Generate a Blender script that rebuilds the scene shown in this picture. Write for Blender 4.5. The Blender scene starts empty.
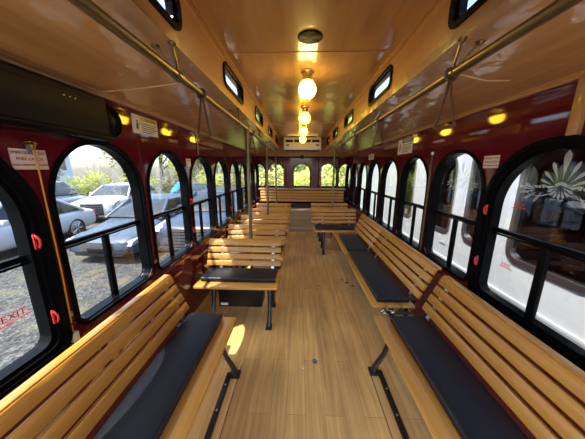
import bpy, bmesh, math, random
from mathutils import Vector, Matrix
random.seed(7)
SC = bpy.context.scene
COL = SC.collection
PI = math.pi

# ------------------------------------------------------------------ materials
def new_mat(name):
    m = bpy.data.materials.new(name); m.use_nodes = True
    nt = m.node_tree; nt.nodes.clear()
    out = nt.nodes.new('ShaderNodeOutputMaterial')
    b = nt.nodes.new('ShaderNodeBsdfPrincipled')
    nt.links.new(b.outputs[0], out.inputs[0])
    return m, nt, b, out

def plain(name, col, rough=.5, metal=0., coat=0., spec=.5, bump=0., bscale=60., vary=.0):
    m, nt, b, out = new_mat(name)
    b.inputs['Base Color'].default_value = (*col, 1)
    b.inputs['Roughness'].default_value = rough
    b.inputs['Metallic'].default_value = metal
    b.inputs['Coat Weight'].default_value = coat
    b.inputs['Coat Roughness'].default_value = .06
    b.inputs['Specular IOR Level'].default_value = spec
    tc = nt.nodes.new('ShaderNodeTexCoord')
    n = nt.nodes.new('ShaderNodeTexNoise'); n.inputs['Scale'].default_value = bscale; n.inputs['Detail'].default_value = 4
    nt.links.new(tc.outputs['Object'], n.inputs['Vector'])
    if vary > 0:
        mx = nt.nodes.new('ShaderNodeMix'); mx.data_type = 'RGBA'
        mx.inputs[6].default_value = (*[c * (1 - vary) for c in col], 1)
        mx.inputs[7].default_value = (*[min(1, c * (1 + vary)) for c in col], 1)
        nt.links.new(n.outputs[0], mx.inputs[0]); nt.links.new(mx.outputs[2], b.inputs['Base Color'])
    if bump > 0:
        bp = nt.nodes.new('ShaderNodeBump'); bp.inputs['Strength'].default_value = bump; bp.inputs['Distance'].default_value = .01
        nt.links.new(n.outputs[0], bp.inputs['Height']); nt.links.new(bp.outputs[0], b.inputs['Normal'])
    return m

def wood(name, c_dark, c_light, axis='X', rough=.3, coat=.5, grain=1., stains=0., coat_rough=.15, warp=.02):
    """varnished timber: fine grain stretched along AXIS"""
    m, nt, b, out = new_mat(name)
    L = nt.links.new
    tc = nt.nodes.new('ShaderNodeTexCoord')
    mp = nt.nodes.new('ShaderNodeMapping')
    s = [38. * grain] * 3; i = 'XYZ'.index(axis); s[i] = 1.6 * grain
    mp.inputs['Scale'].default_value = s
    L(tc.outputs['Object'], mp.inputs['Vector'])
    n1 = nt.nodes.new('ShaderNodeTexNoise'); n1.inputs['Scale'].default_value = 1.; n1.inputs['Detail'].default_value = 6; n1.inputs['Roughness'].default_value = .65; n1.inputs['Distortion'].default_value = .6
    L(mp.outputs[0], n1.inputs['Vector'])
    mp2 = nt.nodes.new('ShaderNodeMapping'); s2 = [7. * grain] * 3; s2[i] = .55 * grain
    mp2.inputs['Scale'].default_value = s2; L(tc.outputs['Object'], mp2.inputs['Vector'])
    n2 = nt.nodes.new('ShaderNodeTexNoise'); n2.inputs['Scale'].default_value = 1.; n2.inputs['Detail'].default_value = 3; n2.inputs['Distortion'].default_value = 1.2
    L(mp2.outputs[0], n2.inputs['Vector'])
    add = nt.nodes.new('ShaderNodeMath'); add.operation = 'MULTIPLY_ADD'; add.inputs[1].default_value = .5
    L(n1.outputs[0], add.inputs[0])
    h = nt.nodes.new('ShaderNodeMath'); h.operation = 'MULTIPLY'; h.inputs[1].default_value = .5; L(n2.outputs[0], h.inputs[0]); L(h.outputs[0], add.inputs[2])
    cr = nt.nodes.new('ShaderNodeValToRGB')
    cr.color_ramp.elements[0].position = .34; cr.color_ramp.elements[0].color = (*c_dark, 1)
    cr.color_ramp.elements[1].position = .64; cr.color_ramp.elements[1].color = (*c_light, 1)
    L(add.outputs[0], cr.inputs[0])
    col = cr.outputs[0]
    if stains > 0:
        mp3 = nt.nodes.new('ShaderNodeMapping'); s3 = [5.5] * 3; s3[i] = 1.1; mp3.inputs['Scale'].default_value = s3
        L(tc.outputs['Object'], mp3.inputs['Vector'])
        n3 = nt.nodes.new('ShaderNodeTexNoise'); n3.inputs['Scale'].default_value = 1.; n3.inputs['Detail'].default_value = 2
        L(mp3.outputs[0], n3.inputs['Vector'])
        c3 = nt.nodes.new('ShaderNodeValToRGB'); c3.color_ramp.elements[0].position = .56; c3.color_ramp.elements[1].position = .78
        c3.color_ramp.elements[0].color = (0, 0, 0, 1); c3.color_ramp.elements[1].color = (stains, stains, stains, 1)
        L(n3.outputs[0], c3.inputs[0])
        mx = nt.nodes.new('ShaderNodeMix'); mx.data_type = 'RGBA'
        mx.inputs[7].default_value = (*[c * .35 for c in c_dark], 1)
        L(c3.outputs[0], mx.inputs[0]); L(col, mx.inputs[6]); col = mx.outputs[2]
    L(col, b.inputs['Base Color'])
    b.inputs['Roughness'].default_value = rough
    b.inputs['Coat Weight'].default_value = coat; b.inputs['Coat Roughness'].default_value = coat_rough
    bp = nt.nodes.new('ShaderNodeBump'); bp.inputs['Strength'].default_value = .12; bp.inputs['Distance'].default_value = .004
    L(n1.outputs[0], bp.inputs['Height']); L(bp.outputs[0], b.inputs['Normal'])
    if warp > 0:                                   # the varnish film waves a little over the sheet
        wn = nt.nodes.new('ShaderNodeTexNoise'); wn.inputs['Scale'].default_value = 7.; wn.inputs['Detail'].default_value = 2
        L(tc.outputs['Object'], wn.inputs['Vector'])
        wb = nt.nodes.new('ShaderNodeBump'); wb.inputs['Strength'].default_value = .5; wb.inputs['Distance'].default_value = warp
        L(wn.outputs[0], wb.inputs['Height']); L(wb.outputs[0], b.inputs['Coat Normal'])
    return m

def floor_mat():
    m, nt, b, out = new_mat('oak_plank_floor')
    L = nt.links.new
    tc = nt.nodes.new('ShaderNodeTexCoord')
    mp = nt.nodes.new('ShaderNodeMapping'); mp.inputs['Rotation'].default_value = (0, 0, PI / 2)
    L(tc.outputs['Object'], mp.inputs['Vector'])
    br = nt.nodes.new('ShaderNodeTexBrick')
    br.inputs['Scale'].default_value = 1.; br.inputs['Brick Width'].default_value = 1.1; br.inputs['Row Height'].default_value = .118
    br.inputs['Mortar Size'].default_value = .0012; br.inputs['Mortar Smooth'].default_value = .2; br.inputs['Bias'].default_value = 0.
    br.offset = .37
    br.inputs['Color1'].default_value = (.80, .52, .185, 1); br.inputs['Color2'].default_value = (.66, .41, .15, 1); br.inputs['Mortar'].default_value = (.40, .24, .09, 1)
    L(mp.outputs[0], br.inputs['Vector'])
    mp2 = nt.nodes.new('ShaderNodeMapping'); mp2.inputs['Scale'].default_value = (30, 1.6, 30); L(tc.outputs['Object'], mp2.inputs['Vector'])
    n = nt.nodes.new('ShaderNodeTexNoise'); n.inputs['Scale'].default_value = 1.; n.inputs['Detail'].default_value = 6; n.inputs['Distortion'].default_value = .8
    L(mp2.outputs[0], n.inputs['Vector'])
    cr = nt.nodes.new('ShaderNodeValToRGB')
    cr.color_ramp.elements[0].position = .3; cr.color_ramp.elements[0].color = (.74, .71, .66, 1)
    cr.color_ramp.elements[1].position = .7; cr.color_ramp.elements[1].color = (1.1, 1.1, 1.1, 1)
    L(n.outputs[0], cr.inputs[0])
    n2 = nt.nodes.new('ShaderNodeTexNoise'); n2.inputs['Scale'].default_value = 2.3; n2.inputs['Detail'].default_value = 3; L(tc.outputs['Object'], n2.inputs['Vector'])
    c2 = nt.nodes.new('ShaderNodeValToRGB')
    c2.color_ramp.elements[0].position = .3; c2.color_ramp.elements[0].color = (.82, .82, .84, 1)
    c2.color_ramp.elements[1].position = .7; c2.color_ramp.elements[1].color = (1.08, 1.08, 1.08, 1); L(n2.outputs[0], c2.inputs[0])
    m1 = nt.nodes.new('ShaderNodeMix'); m1.data_type = 'RGBA'; m1.blend_type = 'MULTIPLY'; m1.inputs[0].default_value = 1
    L(br.outputs[0], m1.inputs[6]); L(cr.outputs[0], m1.inputs[7])
    m2 = nt.nodes.new('ShaderNodeMix'); m2.data_type = 'RGBA'; m2.blend_type = 'MULTIPLY'; m2.inputs[0].default_value = 1
    L(m1.outputs[2], m2.inputs[6]); L(c2.outputs[0], m2.inputs[7]); L(m2.outputs[2], b.inputs['Base Color'])
    b.inputs['Roughness'].default_value = .42; b.inputs['Specular IOR Level'].default_value = .25
    bp = nt.nodes.new('ShaderNodeBump'); bp.inputs['Strength'].default_value = .15; bp.inputs['Distance'].default_value = .003
    L(n.outputs[0], bp.inputs['Height']); L(bp.outputs[0], b.inputs['Normal'])
    return m

def gravel_mat():
    m, nt, b, out = new_mat('gravel')
    L = nt.links.new
    tc = nt.nodes.new('ShaderNodeTexCoord')
    v = nt.nodes.new('ShaderNodeTexVoronoi'); v.inputs['Scale'].default_value = 26.; L(tc.outputs['Object'], v.inputs['Vector'])
    n = nt.nodes.new('ShaderNodeTexNoise'); n.inputs['Scale'].default_value = 9.; n.inputs['Detail'].default_value = 8; n.inputs['Roughness'].default_value = .75; L(tc.outputs['Object'], n.inputs['Vector'])
    cr = nt.nodes.new('ShaderNodeValToRGB')
    cr.color_ramp.elements[0].position = .1; cr.color_ramp.elements[0].color = (.022, .0215, .02, 1)
    cr.color_ramp.elements[1].position = .9; cr.color_ramp.elements[1].color = (.11, .108, .102, 1)
    sp = nt.nodes.new('ShaderNodeSeparateColor'); L(v.outputs['Color'], sp.inputs[0])
    L(sp.outputs[0], cr.inputs[0])
    c2 = nt.nodes.new('ShaderNodeValToRGB')
    c2.color_ramp.elements[0].position = .38; c2.color_ramp.elements[0].color = (.45, .44, .40, 1)
    c2.color_ramp.elements[1].position = .6; c2.color_ramp.elements[1].color = (1, 1, 1, 1); L(n.outputs[0], c2.inputs[0])
    m1 = nt.nodes.new('ShaderNodeMix'); m1.data_type = 'RGBA'; m1.blend_type = 'MULTIPLY'; m1.inputs[0].default_value = 1
    L(cr.outputs[0], m1.inputs[6]); L(c2.outputs[0], m1.inputs[7])
    n3 = nt.nodes.new('ShaderNodeTexNoise'); n3.inputs['Scale'].default_value = 1.1; n3.inputs['Detail'].default_value = 5; L(tc.outputs['Object'], n3.inputs['Vector'])
    c3 = nt.nodes.new('ShaderNodeValToRGB'); c3.color_ramp.elements[0].position = .52; c3.color_ramp.elements[1].position = .66; c3.color_ramp.elements[1].color = (.55, .55, .55, 1); L(n3.outputs[0], c3.inputs[0])
    m2 = nt.nodes.new('ShaderNodeMix'); m2.data_type = 'RGBA'; m2.inputs[7].default_value = (.125, .11, .05, 1)
    L(c3.outputs[0], m2.inputs[0]); L(m1.outputs[2], m2.inputs[6]); L(m2.outputs[2], b.inputs['Base Color'])
    b.inputs['Roughness'].default_value = .95
    bp = nt.nodes.new('ShaderNodeBump'); bp.inputs['Strength'].default_value = .8; bp.inputs['Distance'].default_value = .03
    L(v.outputs['Distance'], bp.inputs['Height']); L(bp.outputs[0], b.inputs['Normal'])
    return m

def glass_mat(name, tint=(.93, .96, .97), refl=.02, dark=0.):
    """thin pane: clear with a mirror share"""
    m = bpy.data.materials.new(name); m.use_nodes = True; nt = m.node_tree; nt.nodes.clear(); L = nt.links.new
    out = nt.nodes.new('ShaderNodeOutputMaterial')
    t = nt.nodes.new('ShaderNodeBsdfTransparent'); t.inputs[0].default_value = (*tint, 1)
    g = nt.nodes.new('ShaderNodeBsdfGlossy'); g.inputs['Roughness'].default_value = .01; g.inputs[0].default_value = (1, 1, 1, 1)
    fr = nt.nodes.new('ShaderNodeLayerWeight'); fr.inputs['Blend'].default_value = .25
    ml = nt.nodes.new('ShaderNodeMath'); ml.operation = 'MULTIPLY_ADD'; ml.inputs[1].default_value = .16; ml.inputs[2].default_value = refl
    L(fr.outputs['Fresnel'], ml.inputs[0])
    mx = nt.nodes.new('ShaderNodeMixShader'); L(ml.outputs[0], mx.inputs[0]); L(t.outputs[0], mx.inputs[1]); L(g.outputs[0], mx.inputs[2])
    L(mx.outputs[0], out.inputs[0])
    return m

def frost_mat():
    m = bpy.data.materials.new('etched_frost'); m.use_nodes = True; nt = m.node_tree; nt.nodes.clear(); L = nt.links.new
    out = nt.nodes.new('ShaderNodeOutputMaterial')
    t = nt.nodes.new('ShaderNodeBsdfTransparent')
    d = nt.nodes.new('ShaderNodeBsdfDiffuse'); d.inputs[0].default_value = (.85, .88, .86, 1)
    tr = nt.nodes.new('ShaderNodeBsdfTranslucent'); tr.inputs[0].default_value = (.85, .88, .86, 1)
    a = nt.nodes.new('ShaderNodeMixShader'); a.inputs[0].default_value = .12; L(d.outputs[0], a.inputs[1]); L(tr.outputs[0], a.inputs[2])
    mx = nt.nodes.new('ShaderNodeMixShader'); mx.inputs[0].default_value = .45; L(t.outputs[0], mx.inputs[1]); L(a.outputs[0], mx.inputs[2])
    L(mx.outputs[0], out.inputs[0])
    return m

def emit_mat(name, col, s):
    m, nt, b, out = new_mat(name)
    b.inputs['Base Color'].default_value = (.9, .88, .8, 1); b.inputs['Roughness'].default_value = .2
    b.inputs['Emission Color'].default_value = (*col, 1); b.inputs['Emission Strength'].default_value = s
    return m

def leaf_mat(name, c1, c2):
    m = bpy.data.materials.new(name); m.use_nodes = True; nt = m.node_tree; nt.nodes.clear(); L = nt.links.new
    out = nt.nodes.new('ShaderNodeOutputMaterial')
    tc = nt.nodes.new('ShaderNodeTexCoord'); n = nt.nodes.new('ShaderNodeTexNoise'); n.inputs['Scale'].default_value = 1.7; n.inputs['Detail'].default_value = 6; L(tc.outputs['Object'], n.inputs['Vector'])
    cr = nt.nodes.new('ShaderNodeValToRGB'); cr.color_ramp.elements[0].position = .38; cr.color_ramp.elements[1].position = .62
    cr.color_ramp.elements[0].color = (*c1, 1); cr.color_ramp.elements[1].color = (*c2, 1); L(n.outputs[0], cr.inputs[0])
    d = nt.nodes.new('ShaderNodeBsdfDiffuse'); tr = nt.nodes.new('ShaderNodeBsdfTranslucent'); L(cr.outputs[0], d.inputs[0]); L(cr.outputs[0], tr.inputs[0])
    mx = nt.nodes.new('ShaderNodeMixShader'); mx.inputs[0].default_value = .45; L(d.outputs[0], mx.inputs[1]); L(tr.outputs[0], mx.inputs[2]); L(mx.outputs[0], out.inputs[0])
    return m

M = {}
M['slat'] = wood('honey_oak_slat', (.37, .145, .016), (.62, .30, .047), 'X', .36, .2, 1.)
M['seatwood'] = wood('worn_oak_seat', (.42, .185, .03), (.66, .34, .075), 'X', .35, .45, 1.)
M['ceil'] = wood('ceiling_birch_ply', (.32, .165, .055), (.50, .275, .10), 'Y', .34, 1., .5, stains=.6, coat_rough=.13, warp=.02)
M['soffit'] = wood('soffit_oak_ply', (.44, .255, .11), (.64, .40, .19), 'Y', .32, 1., .6, coat_rough=.07, warp=.02)
M['cler'] = wood('clerestory_oak', (.40, .18, .05), (.54, .265, .085), 'Y', .36, .5, .6)
M['trim'] = wood('moulding_oak', (.36, .18, .06), (.52, .28, .10), 'Y', .35, .45, .8)
M['crosswood'] = wood('header_oak', (.36, .18, .06), (.50, .27, .10), 'X', .35, .45, .8)
M['floor'] = floor_mat()
M['panel'] = wood('grey_brown_panel', (.34, .24, .12), (.48, .35, .19), 'X', .35, .3, .6)
M['burg'] = plain('burgundy_gloss_paint', (.115, .007, .016), .055, 0, .25, .42, vary=.08, bscale=3)
M['pinkpipe'] = plain('pinkish_conduit_paint', (.42, .20, .16), .4)
M['burg2'] = plain('burgundy_trim', (.16, .02, .026), .3, 0, .6)
M['rubber'] = plain('black_rubber', (.004, .004, .0045), .25, 0, .0, .05)
M['blackmetal'] = plain('black_cast_iron', (.012, .012, .013), .35, 0, .3, bump=.1, bscale=90)
M['blackbox'] = plain('black_powder_coat', (.008, .0075, .007), .45, 0, .0, .2)
M['vinyl'] = plain('navy_black_vinyl', (.0095, .0115, .017), .40, 0, .0, .3, bump=.12, bscale=220, vary=.2)
M['piping'] = plain('vinyl_piping', (.016, .022, .036), .32)
M['brass'] = plain('aged_brass', (.25, .195, .10), .33, 1., 0, vary=.15, bscale=12)
M['brass2'] = plain('bright_brass', (.72, .50, .18), .22, 1.)
M['steel'] = plain('brushed_steel', (.62, .62, .60), .3, 1.)
M['chrome'] = plain('chrome', (.75, .76, .78), .12, 1.)
M['leather'] = plain('brown_leather', (.12, .055, .028), .5, 0, .1, bump=.2, bscale=150, vary=.25)
M['cord_y'] = plain('yellow_cord', (.72, .36, .02), .5)
M['cord_c'] = plain('cream_cord', (.78, .58, .34), .5)
M['red'] = plain('red_enamel', (.62, .02, .018), .3, 0, .4)
M['signpink'] = plain('pinkish_white_sign', (.72, .60, .57), .5)
M['signwhite'] = plain('white_sign', (.78, .77, .74), .5)
M['signyellow'] = plain('yellow_band', (.80, .58, .06), .5)
M['signblue'] = plain('blue_band', (.06, .09, .22), .5)
M['ink'] = plain('dark_ink', (.02, .02, .02), .6)
M['inkred'] = plain('red_ink', (.30, .03, .03), .6)
M['redfilm'] = plain('red_film', (.65, .03, .03), .5)
M['acwhite'] = plain('off_white_plastic', (.72, .70, .64), .45)
M['dark'] = plain('dark_recess', (.012, .012, .012), .6)
M['label'] = plain('white_label', (.8, .8, .8), .5)
M['paper'] = plain('white_paper', (.8, .79, .76), .8)
M['foil'] = plain('silver_foil', (.75, .75, .77), .3, .8)
M['globe'] = emit_mat('lit_globe', (1., .68, .17), 11.)
M['globe2'] = emit_mat('lit_globe_yellowed', (1., .56, .032), 8.5)
M['glass'] = glass_mat('window_pane')
M['tint'] = glass_mat('tinted_bus_pane', (.20, .21, .23), .05)
M['frost'] = frost_mat()
M['gravel'] = gravel_mat()
M['buswhite'] = plain('white_coach_paint', (.40, .41, .43), .3, 0, .2)
M['busgrey'] = plain('coach_skirt_paint', (.30, .295, .345), .35, 0, .4)
M['caranthracite'] = plain('silver_blue_car_paint', (.055, .075, .105), .35, .0, .08, .25)
M['carwhite'] = plain('white_car_paint', (.55, .56, .57), .35, 0, .1, .3)
M['carblue'] = plain('dark_blue_car_paint', (.03, .045, .075), .3, .0, .1, .3)
M['carblack'] = plain('black_car_paint', (.02, .022, .026), .25, 0, 1.)
M['carglass'] = plain('car_glass', (.02, .025, .03), .08, 0, .0, .4)
M['tyre'] = plain('tyre_rubber', (.015, .015, .016), .8)
M['headlight'] = plain('headlight_lens', (.55, .58, .62), .1, .3, 1.)
M['amber'] = plain('amber_lens', (.75, .30, .04), .25, 0, .5)
M['bark'] = plain('bark', (.12, .085, .055), .9, bump=.5, bscale=20, vary=.3)
M['leafy'] = leaf_mat('spring_leaves', (.36, .42, .07), (.66, .68, .22))
M['leafd'] = leaf_mat('mid_green_leaves', (.13, .19, .03), (.36, .41, .09))
M['leafbrown'] = leaf_mat('bare_twigs', (.22, .19, .09), (.42, .39, .20))
M['tarp'] = plain('blue_tarp', (.02, .22, .62), .4)
M['building'] = plain('pale_siding', (.62, .66, .70), .7)
M['roof'] = plain('grey_shingle', (.16, .16, .17), .9)

# ------------------------------------------------------------------ mesh helpers
class MB:
    def __init__(self): self.v = []; self.f = []; self.smooth = []
    def add(self, vs, fs, smooth=False):
        o = len(self.v); self.v += [tuple(p) for p in vs]
        self.f += [tuple(i + o for i in f) for f in fs]; self.smooth += [smooth] * len(fs); return self
    def box(self, x0, x1, y0, y1, z0, z1, mat=None):
        vs = [Vector(p) for p in ((x0,y0,z0),(x1,y0,z0),(x1,y1,z0),(x0,y1,z0),(x0,y0,z1),(x1,y0,z1),(x1,y1,z1),(x0,y1,z1))]
        if mat: vs = [mat @ p for p in vs]
        return self.add(vs, [(0,3,2,1),(4,5,6,7),(0,1,5,4),(1,2,6,5),(2,3,7,6),(3,0,4,7)])
    def prism(self, pts, axis, a0, a1):
        """polygon PTS (2-D) extruded along AXIS from a0 to a1"""
        n = len(pts)
        def P(p, a):
            return {'X': (a, p[0], p[1]), 'Y': (p[0], a, p[1]), 'Z': (p[0], p[1], a)}[axis]
        vs = [P(p, a0) for p in pts] + [P(p, a1) for p in pts]
        fs = [tuple(range(n))[::-1], tuple(range(n, 2 * n))] + [(i, (i + 1) % n, n + (i + 1) % n, n + i) for i in range(n)]
        return self.add(vs, fs)
    def tube(self, path, r, n=10, caps=True, sx=1., closed=False):
        path = [Vector(p) for p in path]; m = len(path); rings = []
        rr = r if isinstance(r, (list, tuple)) else [r] * m
        up = None
        for i, p in enumerate(path):
            if closed: t = path[(i + 1) % m] - path[i - 1]
            else: t = path[min(i + 1, m - 1)] - path[max(i - 1, 0)]
            t.normalize()
            if up is None:
                a = Vector((0, 0, 1)) if abs(t.z) < .9 else Vector((1, 0, 0))
                up = (a - t * a.dot(t)).normalized()
            else:
                up = (up - t * up.dot(t)).normalized()
            s = t.cross(up)
            rings.append([p + (up * math.cos(2*PI*k/n) + s * sx * math.sin(2*PI*k/n)) * rr[i] for k in range(n)])
        vs = [q for ring in rings for q in ring]; fs = []
        for i in range(m if closed else m - 1):
            for k in range(n):
                a, b_ = i * n, ((i + 1) % m) * n
                fs.append((a + k, a + (k + 1) % n, b_ + (k + 1) % n, b_ + k))
        if caps and not closed:
            fs.append(tuple(range(n))[::-1]); fs.append(tuple(range((m - 1) * n, m * n)))
        return self.add(vs, fs, True)
    def lathe(self, prof, c=(0,0,0), axis='Z', n=24, flip=1):
        """prof: (radius, height) list"""
        c = Vector(c); vs = []; fs = []
        for r, h in prof:
            for k in range(n):
                a = 2 * PI * k / n; u, w = r * math.cos(a), r * math.sin(a)
                vs.append(c + Vector({'Z': (u, w, h), 'Y': (u, h, w), 'X': (h, u, w)}[axis]))
        for i in range(len(prof) - 1):
            for k in range(n): fs.append((i*n+k, i*n+(k+1)%n, (i+1)*n+(k+1)%n, (i+1)*n+k))
        fs.append(tuple(range(n))[::-1]); fs.append(tuple(range((len(prof)-1)*n, len(prof)*n)))
        return self.add(vs, fs, True)
    def sphere(self, c, r, n=24, m=14, sz=1.):
        return self.lathe([(r * math.sin(PI * (i + .01) / (m + .02)), -r * sz * math.cos(PI * (i + .01) / (m + .02))) for i in range(m + 1)], c, 'Z', n)
    def mesh(self, name, bevel=0., seg=2):
        me = bpy.data.meshes.new(name); me.from_pydata(self.v, [], self.f)
        me.polygons.foreach_set('use_smooth', self.smooth)
        bm = bmesh.new(); bm.from_mesh(me)
        bmesh.ops.recalc_face_normals(bm, faces=bm.faces)
        if bevel > 0:
            es = [e for e in bm.edges if len(e.link_faces) == 2 and e.calc_face_angle(0) > .6]
            bmesh.ops.bevel(bm, geom=es, offset=bevel, segments=seg, affect='EDGES', profile=.5, clamp_overlap=True)
        bm.to_mesh(me); bm.free()
        if any(self.smooth) or bevel > 0:
            for p in me.polygons: p.use_smooth = True
            try: me.set_sharp_from_angle(angle=.7)
            except Exception: pass
        return me
    def build(self, name, mat, parent=None, bevel=0., seg=2):
        return link(name, self.mesh(name, bevel, seg), mat, parent)

def link(name, me, mat, parent=None):
    if mat is not None and len(me.materials) == 0: me.materials.append(M[mat])
    o = bpy.data.objects.new(name, me); COL.objects.link(o)
    if parent is not None: o.parent = parent
    return o

def flat(outlines, depth, y0=0., bevel=0.):
    """2-D outlines (x,z), even-odd filled, extruded from y0 to y0+depth -> mesh"""
    cu = bpy.data.curves.new('tmp', 'CURVE'); cu.dimensions = '2D'; cu.fill_mode = 'BOTH'; cu.extrude = depth / 2
    for o in outlines:
        sp = cu.splines.new('POLY'); sp.points.add(len(o) - 1)
        for p, q in zip(sp.points, o): p.co = (q[0], q[1], 0, 1)
        sp.use_cyclic_u = True
    return curve_mesh(cu, y0 + depth / 2)

def curve_mesh(cu, yc):
    ob = bpy.data.objects.new('tmp', cu); COL.objects.link(ob)
    dg = bpy.context.evaluated_depsgraph_get(); dg.update()
    me = bpy.data.meshes.new_from_object(ob.evaluated_get(dg), depsgraph=dg)
    bpy.data.objects.remove(ob); bpy.data.curves.remove(cu)
    for v in me.vertices:
        x, y, z = v.co; v.co = (x, yc - z, y)
    me.materials.clear()
    for p in me.polygons: p.use_smooth = False
    return me

def text_mesh(lines, depth=.002, y0=-.002):
    """lines: (string, size, x, z, align) -> one lettering mesh in the xz plane"""
    mb = MB()
    for s, size, x, z, al in lines:
        cu = bpy.data.curves.new('tmp', 'FONT'); cu.body = s; cu.size = size; cu.align_x = al; cu.align_y = 'CENTER'; cu.extrude = depth / 2
        cu.resolution_u = 2
        me = curve_mesh(cu, y0)
        mb.add([(v.co.x + x, v.co.y, v.co.z + z) for v in me.vertices], [tuple(p.vertices) for p in me.polygons])
        bpy.data.meshes.remove(me)
    return mb

def thing(name, label, cat, loc=(0, 0, 0), rz=0., group=None):
    o = bpy.data.objects.new(name, None); COL.objects.link(o); o.empty_display_size = .1
    o.location = loc; o.rotation_euler = (0, 0, rz)
    o['label'] = label; o['category'] = cat
    if group: o['group'] = group
    return o

def tag(o, label, cat, group=None):
    o['label'] = label; o['category'] = cat
    if group: o['group'] = group
    return o

def struct(o):
    o['kind'] = 'structure'; return o

def copy_tree(o, parent=None):
    c = o.copy(); COL.objects.link(c)
    if parent is not None: c.parent = parent
    for ch in list(o.children): copy_tree(ch, c)
    return c

def arch(w, z0, z1, rb=.07, n=20):
    """outline: rounded bottom corners, half-round top; centred on x=0"""
    h = w / 2; pts = []
    for k in range(7):
        a = PI + PI / 2 * k / 6; pts.append((-h + rb + rb * math.cos(a), z0 + rb + rb * math.sin(a)))
    for k in range(7):
        a = 1.5 * PI + PI / 2 * k / 6; pts.append((h - rb + rb * math.cos(a), z0 + rb + rb * math.sin(a)))
    zc = z1 - h
    for k in range(n + 1):
        a = PI * k / n; pts.append((h * math.cos(a), zc + h * math.sin(a)))
    return pts

def rrect(x0, x1, z0, z1, r, n=6):
    pts = []
    for cx, cz, a0 in ((x0 + r, z0 + r, PI), (x1 - r, z0 + r, 1.5 * PI), (x1 - r, z1 - r, 0), (x0 + r, z1 - r, PI / 2)):
        for k in range(n + 1):
            a = a0 + PI / 2 * k / n; pts.append((cx + r * math.cos(a), cz + r * math.sin(a)))
    return pts

def shift(o, dx, dz=0): return [(x + dx, z + dz) for x, z in o]

def ring_arch(w, z0, z1, wid, rb=.07):
    return [arch(w, z0, z1, rb), arch(w - 2 * wid, z0 + wid, z1 - wid, max(.02, rb - wid))]

# ------------------------------------------------------------------ dimensions
W = 1.13           # half width between the side walls
ZT = 1.84          # underside of the wall moulding
XC, ZC0, ZC1 = .55, 1.935, 2.19
Y0, Y1 = -.42, 6.08
TH = .065          # wall thickness
WINZ0, WINZ1, BARZ = .675, 1.60, 1.10
LC = [1.245 + .645 * k for k in range(8)]
RC = [1.80 + .655 * k for k in range(7)]
L1C, R1C, W1W, W1Z0 = .535, 1.115, .72, .64

# ------------------------------------------------------------------ shell
struct(MB().box(-W - TH, W + TH, Y0, 6.25, -.10, 0).build('floor', 'floor'))
def side_wall(name, sgn, wins):
    # local x runs along the wall, local y outwards
    s = 1 if sgn < 0 else -1
    outl = [[(s * Y0, -.45), (s * Y1, -.45), (s * Y1, 1.95), (s * Y0, 1.95)]]
    for yc, w, z0 in wins: outl.append(shift(arch(w - .03, z0 + .015, WINZ1 - .015), s * yc))
    me = flat(outl, TH)
    o = link(name, me, 'burg'); o.location = (sgn * W, 0, 0); o.rotation_euler = (0, 0, PI / 2 * s)
    struct(o)
side_wall('wall_left', -1, [(c, .60, WINZ0) for c in LC] + [(L1C, W1W, W1Z0)])
side_wall('wall_right', 1, [(c, .60, WINZ0) for c in RC] + [(R1C, W1W, W1Z0)])

RW, RZ0, RZ1 = .47, 1.01, 1.63
def rear_wall():
    outl = [[(-.93, -.45), (.93, -.45), (.93, 1.95), (-.93, 1.95)]]
    for xc in (-.69, 0, .69): outl.append(shift(arch(RW - .02, RZ0 + .01, RZ1 - .01, .04), xc))
    o = link('wall_rear', flat(outl, TH), 'burg'); o.location = (0, 6.17, 0); struct(o)
rear_wall()
CW = .44
def corner_wall(sgn):
    A = Vector((sgn * .93, 6.17)); B = Vector((sgn * 1.40, 6.005)); ln = (B - A).length; mid = (A + B) / 2
    o = link('wall_rear_corner_' + ('left' if sgn < 0 else 'right'), flat([[(-ln/2, -.45), (ln/2, -.45), (ln/2, 1.95), (-ln/2, 1.95)], arch(CW - .02, RZ0 + .01, RZ1 - .01, .04)], TH), 'burg')
    o.location = (mid.x, mid.y, 0); rz = math.atan2((B - A).y * sgn, (B - A).x * sgn); o.rotation_euler = (0, 0, rz)
    struct(o); return mid, rz
CORN = {s: corner_wall(s) for s in (-1, 1)}

# ceiling: centre panel in three sheets with battens, clerestory sides, soffits
cl = MB()
cl.box(-XC - .04, XC + .04, Y0, 5.82, ZC1, ZC1 + .05)
struct(cl.build('ceiling', 'ceil'))
tr = MB()
for y in (1.66, 3.85): tr.box(-XC, XC, y - .006, y + .006, ZC1 - .004, ZC1 + .01)
struct(tr.build('trim_1', 'crosswood'))
tr = MB()
for s in (-1, 1):
    tr.box(s * XC - (.016 if s > 0 else 0), s * XC + (.016 if s < 0 else 0), Y0, 5.75, ZC1 - .014, ZC1)
    tr.box(s * XC - (.010 if s > 0 else 0), s * XC + (.010 if s < 0 else 0), Y0, 5.75, ZC1 - .024, ZC1 - .014)
struct(tr.build('trim_2', 'trim'))
LCL = [.815, 1.87, 2.93, 4.0, 5.06]; RCL = [.83, 1.94, 3.06, 4.15, 5.15]
CLW, CLZ0, CLZ1 = .50, 1.995, 2.135
def cler(name, sgn, cs):
    s = 1 if sgn < 0 else -1
    outl = [[(s * Y0, ZC0), (s * 5.82, ZC0), (s * 5.82, ZC1 + .01), (s * Y0, ZC1 + .01)]]
    for c in cs: outl.append(shift(rrect(-CLW/2 + .01, CLW/2 - .01, CLZ0 + .01, CLZ1 - .01, .05), s * c))
    o = link(name, flat(outl, .04), 'cler'); o.location = (sgn * XC, 0, 0); o.rotation_euler = (0, 0, PI / 2 * s)
    # grain runs along the bus: the mesh is rotated, so bake the rotation into it
    o.data.transform(Matrix.Rotation(PI / 2 * s, 4, 'Z')); o.rotation_euler = (0, 0, 0)
    struct(o)
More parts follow.
